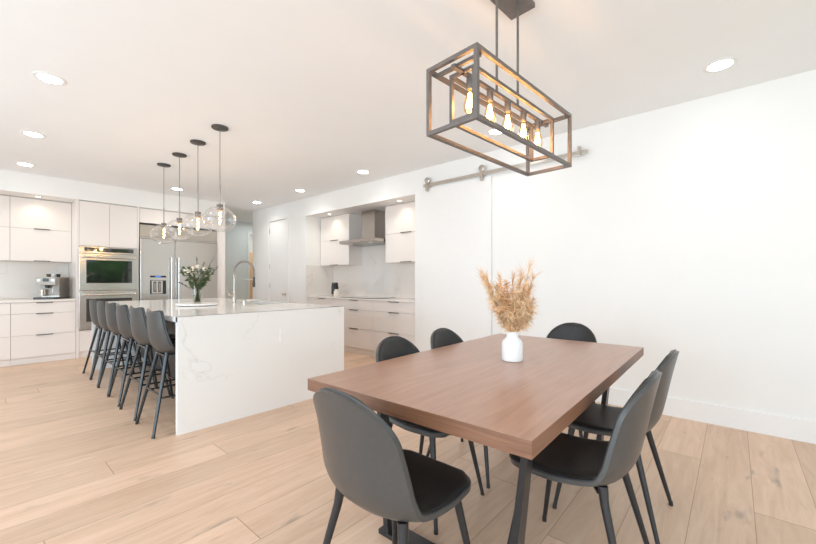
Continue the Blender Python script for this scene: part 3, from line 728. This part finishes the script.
for i, y in enumerate((3.535, 4.08, 4.63, 5.14, 5.635, 6.12)):
    o = stool if i == 0 else copy_tree(stool)
    o.location = (1.088+.006*i, y, 0); o.rotation_euler = (0, 0, R(-90)+R((0, 1, -.6, .8, -.8, .5)[i])); o['label'] = names[i]

# ------------------------------------------------------------------ dining table
r = thing('dining_table', 'rectangular walnut dining table on black metal legs', 'table', (1.906, .937, 0), R(1.1))
TX, TY, TZ, TT = .936, .5075, .76, .052
tt = MB().box(-TX, TX, -TY, TY, TZ-TT, TZ, .003).build('tabletop', M['table'], r, local=True)
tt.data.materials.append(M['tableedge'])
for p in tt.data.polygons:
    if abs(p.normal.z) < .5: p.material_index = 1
for x in (-.61, .61):
    lg = MB()
    for sy in (-1, 1):
        lg.bar((x, sy*.375, TZ-TT-.008), (x, sy*.30, .02), .024, .05, (1, 0, 0), .030, .085)
    lg.box(x-.045, x+.045, -.345, .345, 0, .022, .002)
    lg.box(x-.04, x+.04, -.42, .42, TZ-TT-.010, TZ-TT-.0005, .001)
    lg.build('leg_frame', M['blackmetal'], r, local=True)
# vase and pampas
vx, vy = 1.905, .91
o = MB().lathe([(0, 0), (.050, 0), (.055, .005), (.055, .095), (.050, .108), (.036, .122), (.030, .130), (.030, .152), (.031, .157), (.026, .157), (.025, .13), (.03, .12), (.03, .02), (0, .015)], (vx, vy, TZ+.0005), 40).build('vase', M['ceramic'])
tag(o, 'white ceramic bottle vase on the walnut table', 'vase')
r = thing('pampas_bouquet', 'golden dried pampas grass bunch in the white vase', 'dried grass', (vx, vy, TZ+.02))
U, F_ = V((.657, -.754, 0)), V((.754, .657, 0))
def plume(mb, base, tip, spread, n, fl, droop, wd=.0016):
    base, tip = V(base), V(tip); axis = (tip-base); ln = axis.length; ax = axis.normalized()
    mb.tube([base, base.lerp(tip, .5), tip], [.0018, .0015, .0006], 5)
    b = bmesh.new()
    for k in range(int(n*1.25)):
        f = random.uniform(.30, 1.); p = base.lerp(tip, f)
        d = V((random.gauss(0, 1), random.gauss(0, 1), random.gauss(0, .6))).normalized()
        d = (ax*random.uniform(.5, 1.3)+d*spread).normalized(); l = fl*random.uniform(.5, 1.3)
        side = d.orthogonal().normalized(); side.rotate(Matrix.Rotation(random.uniform(0, 6.3), 3, d)); side *= wd*random.uniform(.7, 1.6)
        pts = [p]; cur = d.copy(); cv = V((random.gauss(0, .5), random.gauss(0, .5), -droop+random.gauss(0, .3)))
        for i in range(4): cur = (cur+cv*.32).normalized(); pts.append(pts[-1]+cur*l/4)
        va = [b.verts.new(q+side*(1-.2*i)) for i, q in enumerate(pts)]; vb = [b.verts.new(q-side*(1-.2*i)) for i, q in enumerate(pts)]
        for i in range(4): b.faces.new((va[i], va[i+1], vb[i+1], vb[i]))
    mb.merge(b)
zb = TZ+.12
def pp(u, f, z): return V((vx, vy, TZ+z))+U*u+F_*f
# (sideways, depth, height of the tip), spread, number of fibres, fibre length, droop
PL = [((-.175, -.02, .455), .25, 110, .05, .1, 1), ((-.135, .0, .44), .35, 120, .055, .3, 0), ((.115, .0, .45), .3, 110, .06, 0, 0), ((.03, -.02, .45), .35, 110, .05, .3, 1), ((-.07, .0, .45), .4, 110, .05, .4, 0), ((-.165, -.01, .475), .18, 170, .055, .1, 1), ((-.150, .03, .455), .20, 130, .06, .1, 0), ((.085, -.02, .50), .16, 130, .075, -.1, 1), ((.055, .02, .47), .2, 120, .07, 0, 0), ((.005, 0, .455), .3, 140, .05, .3, 0),
      ((-.045, -.05, .43), .7, 190, .055, .9, 0), ((.05, -.05, .41), .7, 190, .055, .9, 0), ((-.095, -.02, .40), .7, 190, .055, .9, 1), ((.09, .0, .40), .6, 190, .055, .7, 0),
      ((0, -.07, .38), .8, 190, .055, 1.1, 1), ((-.07, -.06, .34), .8, 190, .05, 1.2, 0), ((.06, -.07, .34), .8, 190, .05, 1.2, 1), ((-.10, .04, .34), .8, 170, .05, 1.0, 0), ((.095, .03, .33), .8, 170, .05, 1.0, 0),
      ((0, -.06, .29), .8, 170, .045, 1.2, 0), ((-.045, -.05, .27), .8, 150, .04, 1.2, 1), ((.05, -.04, .27), .8, 150, .04, 1.2, 0), ((0, .06, .36), .8, 170, .05, 1., 0), ((-.105, -.04, .31), .8, 120, .05, .8, 1), ((.10, -.03, .30), .7, 120, .05, .6, 1)]
for k in range(16):
    a = 2*PI*k/16; q = random.uniform(.06, .115)
    PL.append(((q*math.cos(a), q*math.sin(a)*.8, random.uniform(.26, .42)), .9, 130, .05, 1.1, k % 2))
for (u, f, z), spd, n, fl, dr, m in PL:
    mb = MB(); mb.curved = True; plume(mb, pp(u*.08, f*.1, .12), pp(u, f, z), spd, n, fl, dr, .0022 if spd > .6 and m else .0014); mb.build('plume', M['pampas2' if m else 'pampas'], r)

# ------------------------------------------------------------------ ceiling downlights
def can(x, y, lab):
    r = thing('ceiling_downlight', lab, 'light', (x, y, H), group='recessed ceiling downlights')
    MB().lathe([(.072, .0), (.098, 0), (.098, -.003), (.088, -.006), (.072, -.004), (.072, 0)], (x, y, H), 36).build('trim_ring', M['plate'], r)
    MB().lathe([(0, -.003), (.0715, -.003), (.0715, -.001), (0, -.001)], (x, y, H), 36).build('lens', M['lamp'], r)
    l = bpy.data.lights.new('downlight', 'SPOT'); l.energy = 6 if y < 2.5 else 20; l.color = (1, .90, .79); l.spot_size = R(140); l.spot_blend = .9; l.shadow_soft_size = .07
    o = bpy.data.objects.new('downlight', l); C.objects.link(o); o.location = (x, y, H-.02)
for x, y, lab in ((.365, 3.95, 'round ceiling downlight, largest of the row over the stool side'), (.39, 5.585, 'round ceiling downlight, middle of the row over the stool side'), (.42, 7.1, 'round ceiling downlight before the coffee counter soffit'),
                  (2.207, 7.07, 'round ceiling downlight before the refrigerator'), (3.62, 7.1, 'round ceiling downlight near the pantry door'), (3.62, 5.6, 'round ceiling downlight near the wall end of the range niche'),
                  (3.59, 3.97, 'round ceiling downlight in front of the range hood'), (3.5, .08, 'large round ceiling downlight close to the bare dining wall'), (3.53, 1.86, 'round ceiling downlight seen through the chandelier frame')):
    can(x, y, lab)

# ------------------------------------------------------------------ glass pendants
def lpoint(loc, e, col, rad=.02):
    l = bpy.data.lights.new('bulb_light', 'POINT'); l.energy = e; l.color = col; l.shadow_soft_size = rad
    o = bpy.data.objects.new('bulb_light', l); C.objects.link(o); o.location = loc; return o
def pendant():
    r = thing('pendant_light', '', 'pendant light', (0, 0, 0), group='glass pendants over the island')
    MB().lathe([(0, 0), (.078, 0), (.078, -.014), (.072, -.018), (0, -.018)], (0, 0, H), 40).build('canopy', M['canopy'], r, local=True)
    MB().tube([(0, 0, H-.015), (0, 0, 1.955)], .0035, 8).build('cord', M['bronze'], r, local=True)
    MB().tube([(0, 0, 2.16), (0, 0, 1.95)], .0075, 12).build('stem', M['steel_dark'], r, local=True)
    MB().lathe([(0, .05), (.012, .05), (.03, .045), (.031, 0), (.026, -.01), (0, -.01)], (0, 0, 1.915), 24).build('socket', M['bronze'], r, local=True)
    a, c = .151, .127
    prof = [(a*math.cos(t), c*math.sin(t)) for t in [R(78)-R(168)*k/26 for k in range(27)]]; prof[-1] = (0, -c)
    MB().lathe(prof, (0, 0, 1.815), 48).build('globe', M['globe'], r, local=True)
    bl = MB().lathe([(.013, 0), (.015, -.015), (.016, -.03), (.016, -.13), (.012, -.15), (0, -.158)], (0, 0, 1.905), 20).build('bulb', M['bulbglass'], r, local=True)
    MB().tube([(.006*math.cos(k*.9), .006*math.sin(k*.9), 1.888-.0066*k) for k in range(20)], .0060, 6).build('filament', M['filament'], bl, local=True)
    return r
pd = pendant()
labs = ('clear glass globe pendant over the island end near the dining table', 'clear glass globe pendant, second from the dining table', 'clear glass globe pendant, second from the ovens', 'clear glass globe pendant closest to the ovens')
for i, (x, y) in enumerate(((1.605, 3.907), (1.615, 4.508), (1.625, 5.12), (1.63, 5.72))):
    o = pd if i == 0 else copy_tree(pd); o.location = (x, y, 0); o['label'] = labs[i]
    lpoint((x, y, 1.83), 3.2, (1, .62, .30))

# ------------------------------------------------------------------ chandelier
CX, CY, RZ = 1.8385, .904, R(-4.4)
r = thing('linear_chandelier', 'bronze open box chandelier with five glowing bulbs above the table', 'chandelier', (CX, CY, H), RZ)
def frame(name, lx, ly, z0, z1, t):
    b = MB(); h = t/2
    for x in (-lx, lx):
        for y in (-ly, ly): b.box(x-h, x+h, y-h, y+h, z0-h, z1+h, .001)
    for z in (z0, z1):
        for y in (-ly, ly): b.box(-lx+h, lx-h, y-h, y+h, z-h, z+h, .001)
        for x in (-lx, lx): b.box(x-h, x+h, -ly+h, ly-h, z-h, z+h, .001)
    return b.build(name, M['bronze'], r, local=True)
zo0, zo1 = 1.873-H, 2.166-H
frame('outer_frame', .470, .133, zo0, zo1, .018)
frame('inner_frame', .388, .064, 1.930-H, 2.142-H, .016)
b = MB().box(-.46, .46, -.01, .01, 2.142-H-.008, 2.142-H+.008, .001)
for x in (-.43, .43): b.box(x-.008, x+.008, -.125, .125, zo1-.022, zo1-.006, .001)
b.build('lamp_bar', M['bronze'], r, local=True)
for x in (-.105, .105): MB().tube([(x, 0, 2.155-H), (x, 0, -.02)], .0065, 12).build('rod', M['bronze'], r, local=True)
MB().box(-.212, .207, -.050, .098, -.026, 0, .004).build('canopy', M['bronze'], r, local=True)
for k in range(5):
    x = -.334+.167*k
    s_ = MB().lathe([(0, 0), (.012, 0), (.0165, -.008), (.0165, -.055), (.014, -.06), (0, -.06)], (x, 0, 2.142-H), 20).build('socket', M['bronze'], r, local=True)
    z = 2.086-H
    bl = MB().lathe([(.012, .004), (.013, -.01), (.018, -.03), (.027, -.058), (.030, -.080), (.027, -.102), (.016, -.116), (0, -.122)], (x, 0, z), 24).build('bulb', M['bulbglass'], r, local=True)
    fm = MB()
    for q in range(4):
        a = q*PI/2+.4; ca, sa = math.cos(a), math.sin(a)
        fm.tube([(x+.004*ca, .004*sa, z-.02), (x+.013*ca, .013*sa, z-.075), (x+.007*ca, .007*sa, z-.09)], .0034, 6)
    fm.build('filament', M['filament'], bl, local=True)
    lp = lpoint((0, 0, 0), 1.6, (1, .55, .22), .025)
    m4 = Matrix.Translation((CX, CY, H)) @ Matrix.Rotation(RZ, 4, 'Z'); lp.location = m4 @ V((x, 0, z-.065))

# switch plate
sp_ = thing('light_switch', 'white double switch plate beside the pantry door', 'switch', (XR, 7.56, 1.17))
MB().box(XR-.008, XR, 7.5, 7.62, 1.11, 1.23, .002).build('plate', M['plate'], sp_)
for y in (7.53, 7.59): MB().box(XR-.012, XR-.007, y-.017, y+.017, 1.135, 1.205, .001).build('rocker', M['plate'], sp_)

# ------------------------------------------------------------------ light
def area(loc, rot, sx, sy, e, col=(1, 1, 1)):
    l = bpy.data.lights.new('daylight_and_fill', 'AREA'); l.shape = 'RECTANGLE'; l.size = sx; l.size_y = sy; l.energy = e; l.color = col
    o = bpy.data.objects.new('daylight_and_fill', l); C.objects.link(o); o.location = loc; o.rotation_euler = rot; return o
area((-3.15, 2., 1.3), (0, R(-106), 0), 2.3, 8.2, 172, (.88, .95, 1))
area((-.6, -3.4, 1.4), (R(114), 0, 0), 3.0, 2.2, 95, (.90, .96, 1))
area((4.9, 8.9, 2.7), (0, 0, 0), .8, .8, 6, (.97, 1, .97))  # unseen overhead lamp added to brighten the hall, no window here
area((5.2, 10.2, 2.7), (0, 0, 0), .6, .6, 10, (1, .9, .75))  # unseen warm lamp added to light the room behind the doorway
wd = bpy.data.worlds.new('sky'); sc.world = wd; wd.use_nodes = True
bg = wd.node_tree.nodes['Background']; bg.inputs[0].default_value = (.86, .93, 1, 1); bg.inputs[1].default_value = .9
sc.view_settings.view_transform = 'Standard'; sc.view_settings.look = 'None'; sc.view_settings.exposure = .35; sc.view_settings.gamma = 1.10
sc.view_settings.use_white_balance = True; sc.view_settings.white_balance_temperature = 5900; sc.view_settings.white_balance_tint = 4
sc.cycles.use_denoising = True
sc.cycles.max_bounces = 12; sc.cycles.diffuse_bounces = 6; sc.cycles.glossy_bounces = 5; sc.cycles.transparent_max_bounces = 24
sc.cycles.sample_clamp_indirect = 6; sc.cycles.caustics_reflective = False; sc.cycles.caustics_refractive = False
